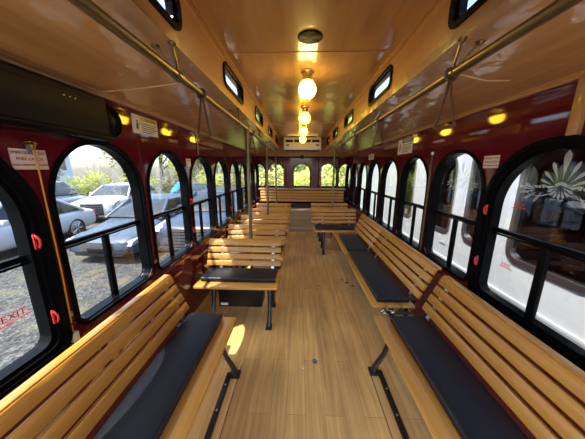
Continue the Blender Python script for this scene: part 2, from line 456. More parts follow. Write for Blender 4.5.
cler('wall_clerestory_left', -1, LCL); cler('wall_clerestory_right', 1, RCL)
for s, nm in ((-1, 'left'), (1, 'right')):
    sf = MB().prism([(s * (W + TH), ZT - .011), (s * XC, ZC0), (s * XC, ZC0 + .04), (s * (W + TH), ZT + .12)], 'Y', Y0, 5.82)
    struct(sf.build('ceiling_soffit_' + nm, 'soffit'))
    # moulding where the soffit meets the wall: three reeds
    md = MB().prism([(s * W, ZT - .012), (s * (W - .018), ZT - .012), (s * (W - .022), ZT - .002), (s * (W - .026), ZT - .004), (s * (W - .034), ZT + .004), (s * (W - .040), ZT + .002), (s * (W - .052), ZT + .016), (s * W, ZT + .03)], 'Y', Y0, 5.75)
    struct(md.build('trim_wall_' + nm, 'trim'))
    ln = MB().box(s * W, s * (W - .006), 1.5, 6.05, .628, .640)
    struct(ln.build('baseboard_' + nm, 'burg2'))
hd = MB().box(-W, W, 5.76, 5.82, 1.775, ZC1)
struct(hd.build('wall_header', 'crosswood', bevel=.004))
sm_ = MB()
for s in (-1, 1): sm_.box(s * .478 - .002, s * .478 + .002, Y0, 1.44, 0, .0012)
struct(sm_.build('trim_5', 'dark'))
struct(MB().box(-1.42, 1.42, 5.82, 6.27, 1.82, 1.95).build('ceiling_rear', 'burg'))
# rear riser: low step with a metal nosing in front of the rear bench
struct(MB().box(-W, W, 5.30, 6.17, 0, .095).build('floor_step', 'panel'))
struct(MB().box(-W, W, 5.288, 5.312, .080, .104).build('trim_3', 'steel'))
# pilasters / conduits between the rear windows
pl = MB()
for x in (-.47, -.38, .42, .50): pl.box(x - .018, x + .018, 6.145, 6.17, .95, 1.82)
struct(pl.build('trim_4', 'burg2', bevel=.004))
sh = MB().box(-W + .02, W - .02, 5.84, 6.15, .955, .985)
REAR_SHELF = sh

# ------------------------------------------------------------------ windows
def petal(cx, cz, ang, r0, r1, wid, n=8):
    """teardrop from radius r0 to r1 along ANG, widest near the tip"""
    dx, dz = math.cos(ang), math.sin(ang); pts = []
    for k in range(n + 1):
        t = k / n; w = wid * (math.sin(PI * min(1, t ** 2.7 * .99)) ** .8 if 0 < t < 1 else 0)
        pts.append((t, w))
    L_ = [(cx + dx * (r0 + (r1 - r0) * t) - dz * w, cz + dz * (r0 + (r1 - r0) * t) + dx * w) for t, w in pts]
    R_ = [(cx + dx * (r0 + (r1 - r0) * t) + dz * w, cz + dz * (r0 + (r1 - r0) * t) - dx * w) for t, w in pts[1:-1]]
    return L_ + R_[::-1]

def palmette(scale, zc):
    mb = MB()
    def P(pts): mb.add([(x * scale, 0, zc + z * scale) for x, z in pts], [tuple(range(len(pts)))])
    P(petal(0, 0, PI / 2, .035, .20, .0175))
    for d, r, w in ((24, .155, .010), (46, .135, .009), (66, .12, .008), (80, .10, .006)):
        for s in (1, -1): P(petal(0, 0, PI / 2 + s * math.radians(d), .035, r, w))
    for s in (1, -1):
        for d, x0, r0, r1, w in ((8, .125, .0, .10, .008), (-12, .115, .0, .11, .007), (-34, .10, .0, .10, .008), (-56, .08, .0, .085, .008), (26, .12, .0, .08, .007)):
            a = math.radians(d); P(petal(s * x0, -.012, a if s > 0 else PI - a, r0, r1, w))
        for x in (.085, .105, .122):
            P([(s * x + .008 * math.cos(2 * PI * k / 8), .008 + .008 * math.sin(2 * PI * k / 8)) for k in range(8)])
        arc = [(s * (.02 + .19 * t), -.012 - .03 * math.sin(PI * t)) for t in [k / 8 for k in range(9)]]
        P(arc + [(x, z - .005) for x, z in arc[::-1]])
    for k in range(9):
        a = PI + PI * (k + .5) / 9; P(petal(0, .018, a, .016, .07, .0075, 5))
    P([(.03 * math.cos(PI * k / 8), .02 + .018 * math.sin(PI * k / 8)) for k in range(9)] + [(-.022, .014), (0, .024), (.022, .014)])
    me = mb.mesh('etched_palmette'); return me

WM = {}
WM['frame'] = flat(ring_arch(.606, WINZ0 - .003, WINZ1 + .003, .020), .024, -.010)
WM['reveal'] = flat(ring_arch(.582, WINZ0 + .009, WINZ1 - .009, .014), .062, .008)
WM['frame1'] = flat(ring_arch(W1W + .01, W1Z0 - .005, WINZ1 + .005, .026), .034, -.022)
WM['frame1b'] = flat(ring_arch(W1W - .034, W1Z0 + .017, WINZ1 - .017, .022), .04, -.010)
WM['reveal1'] = flat(ring_arch(W1W - .066, W1Z0 + .033, WINZ1 - .033, .022), .055, .006)
WM['glass'] = flat([arch(.555, WINZ0 + .022, WINZ1 - .022, .06)], .004, .052)
WM['glass1'] = flat([arch(W1W - .09, W1Z0 + .045, WINZ1 - .045, .05)], .004, .045)
WM['bar'] = MB().box(-.275, .275, .040, .066, BARZ - .016, BARZ + .006).box(-.275, .275, .044, .066, BARZ - .030, BARZ - .021).mesh('sash_bar', .003)
WM['bar1'] = MB().box(-.31, .31, .030, .058, BARZ - .018, BARZ + .008).box(-.31, .31, .036, .058, BARZ - .034, BARZ - .024).mesh('sash_bar', .003)
WM['mull'] = MB().box(-.017, .017, .042, .066, WINZ0 + .02, BARZ - .02).mesh('mullion', .003)
WM['mull1'] = MB().box(-.019, .019, .036, .060, W1Z0 + .05, BARZ - .02).mesh('mullion', .003)
WM['pal'] = palmette(.74, 1.36)
WM['pal1'] = palmette(.90, 1.365)
hm = MB().box(-.012, .012, -.004, .006, -.045, .045)
hm.tube([(0, -.004, .034), (.004, -.022, .026), (.010, -.034, .008), (.012, -.030, -.016), (.008, -.018, -.040)], [.008, .010, .011, .010, .007], 8)
hm.box(-.018, .018, -.012, .004, .020, .036)
WM['handle'] = hm.mesh('release_handle', .002)

NWIN = [0]
def window(x, y, rz, big=False, exit_text=False, handles=(), hx=0, etched=True):
    NWIN[0] += 1
    e = bpy.data.objects.new('window_%d' % NWIN[0], None); COL.objects.link(e); e.location = (x, y, 0); e.rotation_euler = (0, 0, rz); e['kind'] = 'structure'
    k = '1' if big else ''
    link('window_frame', WM['frame' + k], 'rubber', e)
    if big: link('inner_gasket', WM['frame1b'], 'rubber', e)
    link('reveal', WM['reveal' + k], 'rubber', e)
    link('pane', WM['glass' + k], 'glass', e)
    link('sash_bar', WM['bar' + k], 'rubber', e)
    link('mullion', WM['mull' + k], 'rubber', e)
    if etched:
        p = link('etched_palmette', WM['pal' + k], 'frost', e); p.location.y = .048 if not big else .041; p['label'] = 'frosted white fan shaped ornament'
    for z in handles:
        h = link('release_handle', WM['handle'], 'red', e); h.location = (hx, -.022 if big else -.014, z); h.scale = (.34, .5, .70); h['label'] = 'red release handle'
    if exit_text:
        sx, zs = exit_text
        for z, sz in zs:
            t = text_mesh([('EXIT', sz, sx, z, 'CENTER')], .001, .042)
            t.tube([(sx - sz * 1.35, .042, z - sz * .62), (sx - sz * .2, .042, z - sz * .52), (sx + sz * 1.35, .042, z - sz * .5)], .0022, 5)
            t.build('exit_lettering', 'redfilm', e)
    return e
HP = PI / 2
window(-W, L1C, HP, True, (.228, [(.885, .040)]), (1.165, .825), .305)
for i, c in enumerate(LC): window(-W, c, HP, handles=(1.145, .86) if i in (1, 3) else (), hx=.295)
window(W, R1C, -HP, True, (-.185, [(.905, .030), (1.262, .030)]), (.880, 1.215), -.318)
for i, c in enumerate(RC): window(W, c, -HP)

RM = {'frame': flat(ring_arch(RW, RZ0, RZ1, .024, .05), .024, -.012), 'glass': flat([arch(RW - .02, RZ0 + .01, RZ1 - .01, .04)], .004, .03),
      'framec': flat(ring_arch(CW, RZ0, RZ1, .024, .05), .024, -.012), 'glassc': flat([arch(CW - .02, RZ0 + .01, RZ1 - .01, .04)], .004, .03)}
def rwindow(x, y, rz, k=''):
    NWIN[0] += 1
    e = bpy.data.objects.new('window_%d' % NWIN[0], None); COL.objects.link(e); e.location = (x, y, 0); e.rotation_euler = (0, 0, rz); e['kind'] = 'structure'
    link('window_frame', RM['frame' + k], 'rubber', e); link('pane', RM['glass' + k], 'glass', e)
for x in (-.69, 0, .69): rwindow(x, 6.17, 0)
for s in (-1, 1): rwindow(CORN[s][0].x, CORN[s][0].y, CORN[s][1], 'c')

CM = {'frame': flat([rrect(-CLW/2 - .008, CLW/2 + .008, CLZ0 - .008, CLZ1 + .008, .058), rrect(-CLW/2 + .016, CLW/2 - .016, CLZ0 + .016, CLZ1 - .016, .036)], .02, -.010),
      'inner': flat([rrect(-CLW/2 + .010, CLW/2 - .010, CLZ0 + .010, CLZ1 - .010, .045), rrect(-CLW/2 + .030, CLW/2 - .030, CLZ0 + .026, CLZ1 - .026, .03)], .03, .006),
      'glass': flat([rrect(-CLW/2 + .02, CLW/2 - .02, CLZ0 + .018, CLZ1 - .018, .034)], .004, .024)}
for sgn, cs in ((-1, LCL), (1, RCL)):
    for c in cs:
        NWIN[0] += 1
        e = bpy.data.objects.new('window_%d' % NWIN[0], None); COL.objects.link(e); e.location = (sgn * XC, c, 0); e.rotation_euler = (0, 0, HP if sgn < 0 else -HP); e['kind'] = 'structure'
        link('window_frame', CM['frame'], 'rubber', e); link('gasket', CM['inner'], 'rubber', e); link('pane', CM['glass'], 'glass', e)

# ------------------------------------------------------------------ benches
# local frame: bench faces -y, origin on the floor under the top front edge of the back
BT, BB = Vector((0, .745)), Vector((-.112, .495))      # (y,z) top and bottom of the back's front face
def bench(name, label, w, loc, rz, group=None, cush=(.03, .03), bar=False, extra=None, leg_x=None, box=False, inset=0., cy=(-.352, -.118)):
    t = thing(name, label, 'bench', loc, rz, group)
    d = (BT - BB); ln = d.length; u = d / ln; nrm = Vector((u.y, -u.x))          # nrm points to the back (+y)
    ang = math.atan2(-u.x, u.y)
    pitch = ln / 4 + .003; sh_ = pitch - .0155
    sm = MB().box(-w/2, w/2, 0, .022, 0, sh_).mesh('back_slat', .004)
    for k in range(4):
        p = BB + u * (pitch * k)
        o = link('back_slat', sm, 'slat', t); o.location = (0, p.x, p.y); o.rotation_euler = (ang, 0, 0)
    tp = BB + u * (pitch * 3 + sh_)
    MB().box(-w/2, w/2, tp.x + .004, tp.x + .045, tp.y - .014, tp.y + .006).build('top_rail', 'slat', t, .004)
    # metal straps behind the slats down to the seat
    xs = leg_x or [-w/2 + .13, w/2 - .13]
    for x in xs:
        a = BB - u * .10 + nrm * .028; b = tp + nrm * .028
        mb = MB(); q = Matrix.Translation((x, a.x, a.y)) @ Matrix.Rotation(ang, 4, 'X')
        mb.box(-.014, .014, -.005, .006, 0, (b - a).length, q)
        mb.build('back_strap', 'steel', t)
        sc = MB()
        for k in range(4):
            p = BB + u * (pitch * k + sh_ / 2); sc.lathe([(.006, .003), (.006, 0), (.004, -.003)], (x, p.x, p.y), 'Y', 8)
        sc.build('screws', 'brass2', t)['kind'] = 'stuff'
    # seat boards
    MB().box(-w/2, w/2, -.445, -.335, .405, .430).build('seat_board', 'seatwood', t, .006)
    sb = MB().box(-w/2, w/2, 0, .10, .405, .426).mesh('seat_slat', .004)
    for y in (-.325, -.215): link('seat_slat', sb, 'seatwood', t).location = (0, y, 0)
    # cushion with rounded edge and a piped seam
    cm = MB().box(-w/2 + cush[0], w/2 - cush[1], cy[0], cy[1], .431, .476).build('cushion', 'vinyl', t, .014, 4)
    y0, y1, x0, x1 = cy[0] + .002, cy[1] - .002, -w/2 + cush[0] + .002, w/2 - cush[1] - .002
    pp = [(x, y, .467) for x, y in rrect(x0, x1, y0, y1, .012, 4)]
    MB().tube(pp, .0035, 6, closed=True).build('piping', 'piping', cm)
    # cast legs
    for x in xs:
        mb = MB()
        mb.tube([(x, -.30 + inset * .2, .40), (x, -.325 + inset * .3, .34), (x, -.345 + inset * .4, .25), (x, -.37 + inset * .7, .16), (x, -.415 + inset, .075), (x, -.435 + inset, .02)], [.025, .026, .021, .019, .021, .025], 10, sx=.8)
        mb.tube([(x, -.12, .40), (x, -.115, .28), (x, -.10, .14), (x, -.07, .02)], [.022, .020, .019, .022], 10, sx=.8)
        mb.tube([(x, -.31, .33), (x, -.23, .25), (x, -.13, .33)], .010, 8)
        mb.box(x - .016, x + .016, -.42, -.05, .385, .405)
        mb.box(x - .028, x + .028, -.465 + inset, -.395 + inset, 0, .022); mb.box(x - .028, x + .028, -.10, -.04, 0, .022)
        mb.build('leg', 'blackmetal', t)
        # arm that carries the strap
    if bar:
        fb = MB().box(-w/2 + .05, w/2 - .05, -.405, -.368, 0, .012).build('floor_bar', 'blackmetal', t, .003)
        for k in range(6):
            MB().lathe([(.007, 0), (.007, .003), (.004, .005)], (-w/2 + .2 + k * (w - .35) / 5, -.386, .012), 'Z', 10).build('screw', 'steel', fb)
    if box:
        hb = MB().box(-.20, .22, -.33, -.13, .15, .34).build('heater_box', 'blackbox', t, .01)
        MB().box(-.18, -.11, -.332, -.328, .17, .195).build('maker_label', 'label', hb)
    return t

bench('long_bench', 'long slatted wooden bench with navy cushion along the left wall, nearest the camera', 1.20, (-.93, .82, 0), HP, bar=True, cush=(.03, .02), leg_x=[-.50, .535])
bench('long_bench', 'long slatted wooden bench with navy cushion along the right wall, nearest the camera', 1.20, (.935, .88, 0), -HP, bar=True, cush=(.06, .03), leg_x=[-.535, .50])
bench('long_bench', 'slatted wooden bench along the right wall, second from the camera, with a navy cushion', 1.12, (.965, 2.165, 0), -HP, cush=(.01, .03), inset=.27, cy=(-.40, -.145))
bench('long_bench', 'short slatted wooden bench along the right wall, farthest of the wall benches', .96, (.965, 3.225, 0), -HP, cush=(.25, .01), inset=.27, cy=(-.40, -.145))
LB = [2.30, 2.97, 3.64, 4.32, 5.0]; names = ['first', 'second', 'third', 'fourth', 'fifth']
for i, y in enumerate(LB):
    lab = 'slatted two-seat bench across the left side, nearest the camera with its legs in view' if i == 0 else \
          'slatted two-seat bench across the left side, %s from the front in its row' % names[i]
    bench('cross_bench', lab, .77, (-.625, y, 0), 0, 'crosswise benches on the left', box=(i == 0), leg_x=[-.27, .27] if i else [-.24, .30]).scale = (1, 1, .968)
for i, y in enumerate((4.25, 5.0)):
    lab = ['slatted two-seat bench across the right side, in front of the brass pole', 'slatted two-seat bench across the right side, last before the rear bench'][i]
    bench('cross_bench', lab, .80, (.60, y, 0), 0, 'crosswise benches on the right', leg_x=[-.22, .28]).scale = (1, 1, .985)
# rear bench on its box
rb = thing('rear_bench', 'wide slatted bench across the rear end below the rear windows', 'bench', (0, 5.80, 0))
for k in range(4):
    MB().box(-1.05, 1.05, 0, .022, 0, .056).build('back_slat', 'slat', rb, .004)
    o = rb.children[-1]; o.location = (0, -.07 + .018 * k, .675 + .07 * k); o.rotation_euler = (-.25, 0, 0)
MB().box(-1.06, 1.06, -.47, .02, .535, .565).build('seat_board', 'seatwood', rb, .006)
for x0, x1 in ((-1.03, -.36), (-.34, .34), (.36, 1.03)):
    MB().box(x0, x1, -.42, -.09, .566, .63).build('cushion', 'vinyl', rb, .018, 4)
MB().box(-1.06, 1.06, -.44, -.40, .096, .534).build('front_panel', 'panel', rb)
MB().box(-1.06, 1.06, -.449, -.439, .50, .535).build('edge_strip', 'steel', rb, .002)
REAR_SHELF.build('rear_shelf', 'crosswood', None, .004)
tag(bpy.data.objects['rear_shelf'], 'pale wooden shelf behind the rear bench under the rear windows', 'shelf')

# wooden wheel box beside the right bench
wb = thing('wheel_box', 'low pale wooden box on the floor under the right crosswise bench', 'box', (.58, 4.12, 0))
MB().box(-.13, .13, -.07, .07, 0, .20).build('body', 'trim', wb, .004)
MB().box(-.14, .14, -.08, .08, .20, .215).build('lid', 'trim', wb, .003)

# ------------------------------------------------------------------ rails, poles, straps
RX, RZ = .577, 1.842
for s, nm, ys in ((-1, 'left', [1.0, 1.98, 2.98, 4.05, 5.1]), (1, 'right', [1.0, 2.04, 3.08, 4.12, 5.15])):
    t = thing('handrail', 'long brass overhead handrail running along the %s side below the ceiling' % nm, 'handrail', (s * RX, 0, 0), 0, 'overhead handrails')
    MB().tube([(0, Y0, RZ), (0, 5.35, RZ)], .017, 14).build('rail', 'brass', t)
    for y in ys:
        mb = MB()
        zs = ZC0 - .004
        for dx, dz in ((-.022, .004), (.045, -.006)):
            mb.tube([(0, y + .07, RZ + .012), (s * dx * .4, y + .05, RZ + .035), (s * dx, y, zs + dz)], .0048, 8)
        b = mb.build('bracket', 'brass', t)
        for dx, dz in ((-.022, .0), (.045, -.0105)):
            MB().lathe([(.016, 0), (.016, -.004), (.008, -.012)], (s * dx, y, ZC0 + dz), 'Z', 14).build('flange', 'brass', b)
        MB().lathe([(.021, -.02), (.021, .02)], (0, y + .07, RZ), 'Y', 14).build('clamp', 'brass', b)
def pole(x, y, label):
    t = thing('grab_pole', label, 'pole', (x, y, 0), 0, 'brass grab poles')
    MB().tube([(0, 0, 0), (0, 0, RZ - .012)], .018, 14).build('shaft', 'brass', t)
    MB().lathe([(.045, 0), (.045, .006), (.024, .022), (.018, .03)], (0, 0, 0), 'Z', 18).build('foot_flange', 'brass', t)
    MB().lathe([(.021, -.06), (.021, .0), (.024, .02)], (0, 0, RZ - .014), 'Z', 14).build('top_clamp', 'brass', t)
pole(-RX, 2.375, 'brass grab pole behind the first crosswise bench on the left, nearest the camera')
pole(-RX, 3.725, 'brass grab pole on the left, second from the camera')
pole(-RX, 5.085, 'brass grab pole on the left, farthest from the camera')
pole(RX, 4.345, 'brass grab pole behind the crosswise bench on the right')

def strap_meshes():
    lo = MB()
    pts = [(-.006, .052, -.20), (-.004, .0, -.205), (.004, -.052, -.20)]
    # two legs of the strap and the curved grip
    lo.tube([(0, .004, .0), (.004, .012, -.07), (.004, .034, -.15), (.002, .046, -.205)], [.009, .008, .008, .009], 8, sx=.3)
    lo.tube([(0, -.004, .0), (-.004, -.012, -.07), (-.004, -.032, -.15), (-.002, -.044, -.205)], [.009, .008, .008, .009], 8, sx=.3)
    return lo.mesh('strap'), MB().tube([(0, .050, -.200), (0, .03, -.210), (0, -.03, -.210), (0, -.048, -.200)], .007, 10).mesh('grip'), \
        MB().tube([(.021 * math.cos(a), 0, .021 * math.sin(a)) for a in [2*PI*k/14 for k in range(14)]], .009, 8, closed=True, sx=.35).mesh('loop')
SM = strap_meshes()
def strap(x, y, label, rz):
    t = thing('hand_strap', label, 'hand strap', (x, y, RZ), rz, 'leather hand straps')
    for n, me in zip(('strap', 'grip', 'rail_loop'), SM):
        o = link(n, me, 'leather', t)
        if n != 'rail_loop': o.rotation_euler = (0, 0, (.65 if x > 0 else -.65))
        else: o.rotation_euler = (0, 0, -rz)
strap(-RX, 1.31, 'brown leather hand strap hanging from the left rail, nearest the camera', .3)
strap(-RX, 2.60, 'brown leather hand strap on the left rail just past the first brass pole', -.2)
strap(RX, 1.08, 'brown leather hand strap hanging from the right rail, nearest the camera', -.25)
strap(RX, 1.95, 'brown leather hand strap on the right rail, second from the camera', .2)
strap(RX, 2.72, 'brown leather hand strap on the right rail, third from the camera', -.1)
strap(RX, 3.55, 'brown leather hand strap on the right rail, fourth from the camera', .1)

def cord(name, pts, label):
    o = MB().tube(pts, .0028, 6).build(name, 'cord_c'); tag(o, label, 'cord', 'cream pull cords')
cord('pull_cord', [(-RX - .004, 1.24, RZ + .018), (-.66, 1.22, 1.865), (-.80, 1.22, 1.848), (-.95, 1.23, 1.838), (-1.085, 1.26, 1.842)], 'thin cream cord reaching from the left rail to the wall moulding')
cord('pull_cord', [(RX + .004, 1.12, RZ + .018), (.66, 1.14, 1.862), (.78, 1.16, 1.845), (.90, 1.18, 1.852)], 'thin cream cord curving away from the right rail near the strap')

# ------------------------------------------------------------------ ceiling fittings
G_Y = [1.95, 2.95, 3.92, 4.92]
lab = {1.95: 'lit round glass globe lamp on the ceiling, nearest the camera', 2.95: 'lit round glass globe lamp on the ceiling, second from the camera', 3.92: 'lit round glass globe lamp on the ceiling, third from the camera', 4.92: 'lit round glass globe lamp on the ceiling, just in front of the air conditioner', .95: 'lit round glass globe lamp on the ceiling, above the top edge of the photo', -.05: 'lit round glass globe lamp on the ceiling, directly above the camera'}
gm = MB().sphere((0, 0, -.13), .068).mesh('globe')
gm2 = gm.copy()
bmz = MB().lathe([(.052, 0), (.052, -.010), (.040, -.020), (.036, -.030), (.036, -.052), (.044, -.060), (.044, -.070), (.034, -.074)], (0, 0, 0), 'Z', 24).mesh('base')
for y in G_Y:
    t = thing('globe_lamp', lab[y], 'lamp', (.0, y, ZC1), 0, 'ceiling globe lamps')
    link('globe', gm if y < 2 else gm2, 'globe' if y < 2 else 'globe2', t); link('base', bmz, 'brass2', t)
    fin = MB().lathe([(.012, -.192), (.014, -.198), (.006, -.206)], (0, 0, 0), 'Z', 12).build('finial', 'brass2', t)
t = thing('ceiling_speaker', 'round dark grey speaker grille set in the wooden ceiling', 'speaker', (0, 1.49, ZC1))
MB().lathe([(.072, 0), (.072, -.003), (.066, -.006), (.064, -.004)], (0, 0, 0), 'Z', 32).build('rim', 'blackbox', t)
gr = MB()
for k in range(9):
    r = .006 + .0070 * k; gr.tube([(r * math.cos(a), r * math.sin(a), -.0045) for a in [2*PI*j/24 for j in range(24)]], .0022, 5, closed=True)
gr.build('grille', 'rubber', t)
t = thing('air_conditioner', 'off-white air conditioner with dark slots at the rear end of the ceiling', 'air conditioner', (0, 5.60, 1.90))
MB().prism([(-.15, .02), (-.13, 0), (.155, 0), (.155, .285), (-.13, .285), (-.15, .265)], 'X', -.425, .425).build('casing', 'acwhite', t, .01)
for x in (-.30, -.105, .105, .30):
    s_ = MB().box(x - .085, x + .085, -.156, -.148, .165, .225).build('air_slot', 'dark', t)
    f = MB()
    for z in (.18, .195, .21): f.box(x - .083, x + .083, -.159, -.152, z - .002, z + .002)
    f.build('louvre', 'blackbox', s_)
for x in (-.34, .34): MB().box(x - .035, x + .035, -.156, -.149, .09, .12).build('button_panel', 'dark', t)
MB().box(-.40, .40, -.12, .12, -.012, .001).build('return_grille', 'blackbox', t)
t = thing('ceiling_vent', 'pale slotted vent panel on the ceiling in front of the air conditioner', 'vent', (0, 5.22, ZC1))
MB().box(-.33, .33, -.10, .10, -.03, 0).build('plate', 'acwhite', t, .006)
for x in (-.2, .2):
    f = MB()
    for k in range(5): f.box(x - .10, x + .10, -.07 + .033 * k, -.055 + .033 * k, -.032, -.028)
    f.build('slots', 'dark', t)
o = MB().box(-.04, .04, 5.735, 5.762, 1.755, 1.80).build('rear_camera', 'blackbox', None, .006); tag(o, 'small black camera under the wooden header at the rear', 'camera')

# ------------------------------------------------------------------ fittings on the left wall
t = thing('display_box', 'long black metal box under the moulding above the left exit window', 'box', (-W, .35, 1.60))
MB().prism([(0, .015), (.082, .015), (.085, .03), (.085, .196), (.081, .200), (0, .200)], 'Y', -.6, .88).build('casing', 'blackbox', t, .006)
MB().box(0, .090, -.6, .89, -.006, .028).build('lower_rail', 'rubber', t, .004)
MB().box(.080, .0862, -.6, .80, .172, .175).build('lid_seam', 'rubber', t)
for y in (.665, .69, .715): MB().lathe([(.0024, .0), (.0024, .003)], (.085, y, .155), 'X', 8).build('catch', 'steel', t)
ec = MB().lathe([(.084, 0), (.084, .030), (.074, .036), (.068, .030), (.050, .034), (.044, .028), (.01, .030)], (0, .965, .108), 'X', 28)
ec.build('round_speaker', 'rubber', t)
MB().lathe([(.010, 0), (.010, .02), (.006, .026)], (.05, .90, .012), 'X', 10).build('bolt', 'steel', t)

def sign(name, label, sgn, y, z, w, h, board, cat='sign'):
    t = thing(name, label, cat, (sgn * (W - .001), y, z), HP if sgn < 0 else -HP)
    MB().box(-w/2, w/2, -.004, 0, -h/2, h/2).build('board', board, t, .001)
    return t
def exit_sign(sgn, y, z, w, h, label, lines):
    t = sign('exit_sign', label, sgn, y, z, w, h, 'signpink')
    text_mesh(lines, .001, -.005).build('lettering', 'inkred', t)
exit_sign(-1, .905, 1.487, .125, .078, 'pinkish white emergency exit sign with a yellow cord hanging over it', [('EMERGENCY EXIT', .0155, 0, .024, 'CENTER'), ('PULL LATCH', .0165, 0, .001, 'CENTER'), ('PUSH WINDOW TO OPEN', .010, 0, -.022, 'CENTER')])
exit_sign(1, 1.488, 1.503, .115, .075, 'pinkish white emergency exit sign on the right wall between two windows', [('EMERGENCY EXIT', .0140, 0, .022, 'CENTER'), ('PULL LATCH', .0160, 0, .0, 'CENTER'), ('PUSH WINDOW TO OPEN', .0092, 0, -.022, 'CENTER')])
def caution(sgn, y, z, w, h, label, band):
    t = sign('caution_sign', label, sgn, y, z, w, h, 'signwhite')
    MB().box(-w/2 + w*.30, w/2 - .004, -.0055, -.004, h*.22, h*.46).build('header_band', band, t)
    text_mesh([('! CAUTION', h * .23, w * .15, h * .34, 'CENTER')], .001, -.006).build('lettering', 'ink' if band == 'signyellow' else 'signwhite', t)
    f = MB()
    for k in range(5):
        ln = [.60, .56, .62, .50, .40][k]; z_ = h * .10 - k * h * .115
        f.box(-w*.17, -w*.17 + w * ln, -.005, -.004, z_ - h*.018, z_ + h*.018)
    f.build('small_print', 'ink', t)
    p = MB()
    p.add([(-w*.33 + .045*h*math.cos(a) * 1.4, -.005, h*.17 + .062*h*math.sin(a)) for a in [2*PI*k/12 for k in range(12)]], [tuple(range(12))])
    p.tube([(-w*.33, -.005, h*.09), (-w*.345, -.005, -h*.08), (-w*.36, -.005, -h*.26)], [h*.05, h*.06, h*.035], 6, sx=.2)
    p.tube([(-w*.33, -.005, -h*.08), (-w*.31, -.005, -h*.27)], [h*.05, h*.035], 6, sx=.2)
    p.tube([(-w*.33, -.005, h*.05), (-w*.27, -.005, -h*.03), (-w*.25, -.005, h*.06)], h*.026, 6, sx=.2)
    p.build('pictogram', 'ink', t)
caution(-1, 1.655, 1.742, .265, .118, 'white caution sign with a yellow header and figure under the left moulding', 'signyellow')
caution(1, 2.72, 1.715, .36, .165, 'white notice with a dark blue header on the right wall above the windows', 'signblue')
t = sign('wall_notice', 'small white notice on the left wall between the third and fourth windows', -1, 2.235, 1.515, .085, .075, 'signwhite')
text_mesh([('NOTICE', .014, 0, .02, 'CENTER')], .001, -.005).build('lettering', 'inkred', t)
t = sign('wall_notice', 'small pale notice high on the right wall, farther back than the blue headed one', 1, 3.95, 1.665, .26, .085, 'signwhite')
f = MB()
for k in range(3): f.box(-.10, .10, -.005, -.004, .018 - .022 * k, .026 - .022 * k)
f.build('small_print', 'ink', t)

# emergency pull cord on its brass hook
t = thing('emergency_cord', 'yellow cord hanging from a brass hook down the red wall beside the left exit window', 'cord', (-W, .912, 0))
MB().tube([(.012, 0, 1.545), (.020, .002, 1.50), (.016, .004, 1.30), (.014, .006, 1.0), (.012, -.004, .60)], .0032, 7).build('cord', 'cord_y', t)
hk = MB().tube([(.010, -.024, 1.552), (.016, 0, 1.558), (.010, .024, 1.552)], .0045, 8)
hk.tube([(.012, 0, 1.558), (.026, 0, 1.552), (.027, 0, 1.535), (.016, 0, 1.525)], .004, 8)
MB().box(0, .014, -.011, .011, 1.508, 1.545).build('clasp', 'roof', t, .003)
hk.build('hook', 'brass2', t)
MB().box(0, .022, -.014, .016, .645, .690).build('clip', 'label', t, .003)
MB().box(.006, .022, -.007, .009, .735, .742).build('knot', 'ink', t)

def plate(sgn, y, z, label):
    t = thing('wall_plate', label, 'plate', (sgn * W, y, z), HP if sgn < 0 else -HP, 'small brass wall plates')
    MB().box(-.022, .022, -.006, 0, -.013, .013).build('plate', 'trim', t, .002)
    MB().lathe([(.004, -.008), (.004, -.004)], (.008, 0, 0), 'Y', 8).build('screw', 'steel', t)
plate(-1, .912, .778, 'small tan plate crossed by the yellow cord beside the left exit window')
plate(-1, 1.575, .775, 'small tan plate on the left wall between the second and third windows')
plate(1, 1.482, .815, 'small tan plate on the right wall beside the exit window')
plate(1, 1.04, .622, 'small tan plate below the right exit window above the bench back')
t = thing('mounting_bolt', 'small steel bolt on the left wall just above the bench back', 'bolt', (-W, .875, .62))
MB().lathe([(.010, 0), (.010, .012), (.005, .016)], (0, 0, 0), 'X', 8).build('head', 'steel', t)
# timber strip and conduits on the walls
o = MB().box(1.105, W, 1.05, 1.09, 1.60, 1.845).build('wooden_batten', 'cler', None, .003); tag(o, 'wooden batten above the right exit window up to the moulding', 'batten')
t = thing('conduit', 'thin pinkish conduit on the left wall from the moulding to a window arch', 'conduit', (-W, 2.46, 0), 0)
MB().tube([(.008, 0, 1.60), (.008, 0, 1.83)], .007, 8).build('pipe', 'pinkpipe', t); MB().box(0, .016, -.012, .012, 1.80, 1.828).build('clip', 'steel', t)
t = thing('conduit', 'copper coloured conduit on the right wall between the second and third windows', 'conduit', (W, 2.132, 0), 0)
MB().tube([(-.010, 0, .70), (-.010, 0, 1.60)], .008, 8).build('pipe', 'leather', t); MB().lathe([(.012, 1.585), (.012, 1.61)], (-.010, 0, 0), 'Z', 10).build('cap', 'steel', t)

# ------------------------------------------------------------------ things on the floor
def anchor(x, y, label, r=.024):
    t = thing('floor_anchor', label, 'anchor', (x, y, 0), 0, 'round metal floor anchors')
    MB().lathe([(r, 0), (r, .003), (r * .85, .005), (r * .7, .002)], (0, 0, 0), 'Z', 24).build('rim', 'steel', t)
    MB().lathe([(r * .7, .0015), (r * .68, .0022)], (0, 0, 0), 'Z', 20).build('pocket', 'dark', t)
    MB().box(-r * .55, r * .55, -r * .14, r * .14, .002, .006).build('cross_bar', 'steel', t, .001)
anchor(.08, 1.50, 'round metal floor anchor in the aisle, nearest the camera')
anchor(.02, 2.62, 'round metal floor anchor farther up the aisle, left of the pair')
anchor(.21, 2.70, 'round metal floor anchor farther up the aisle, right of the pair', .02)
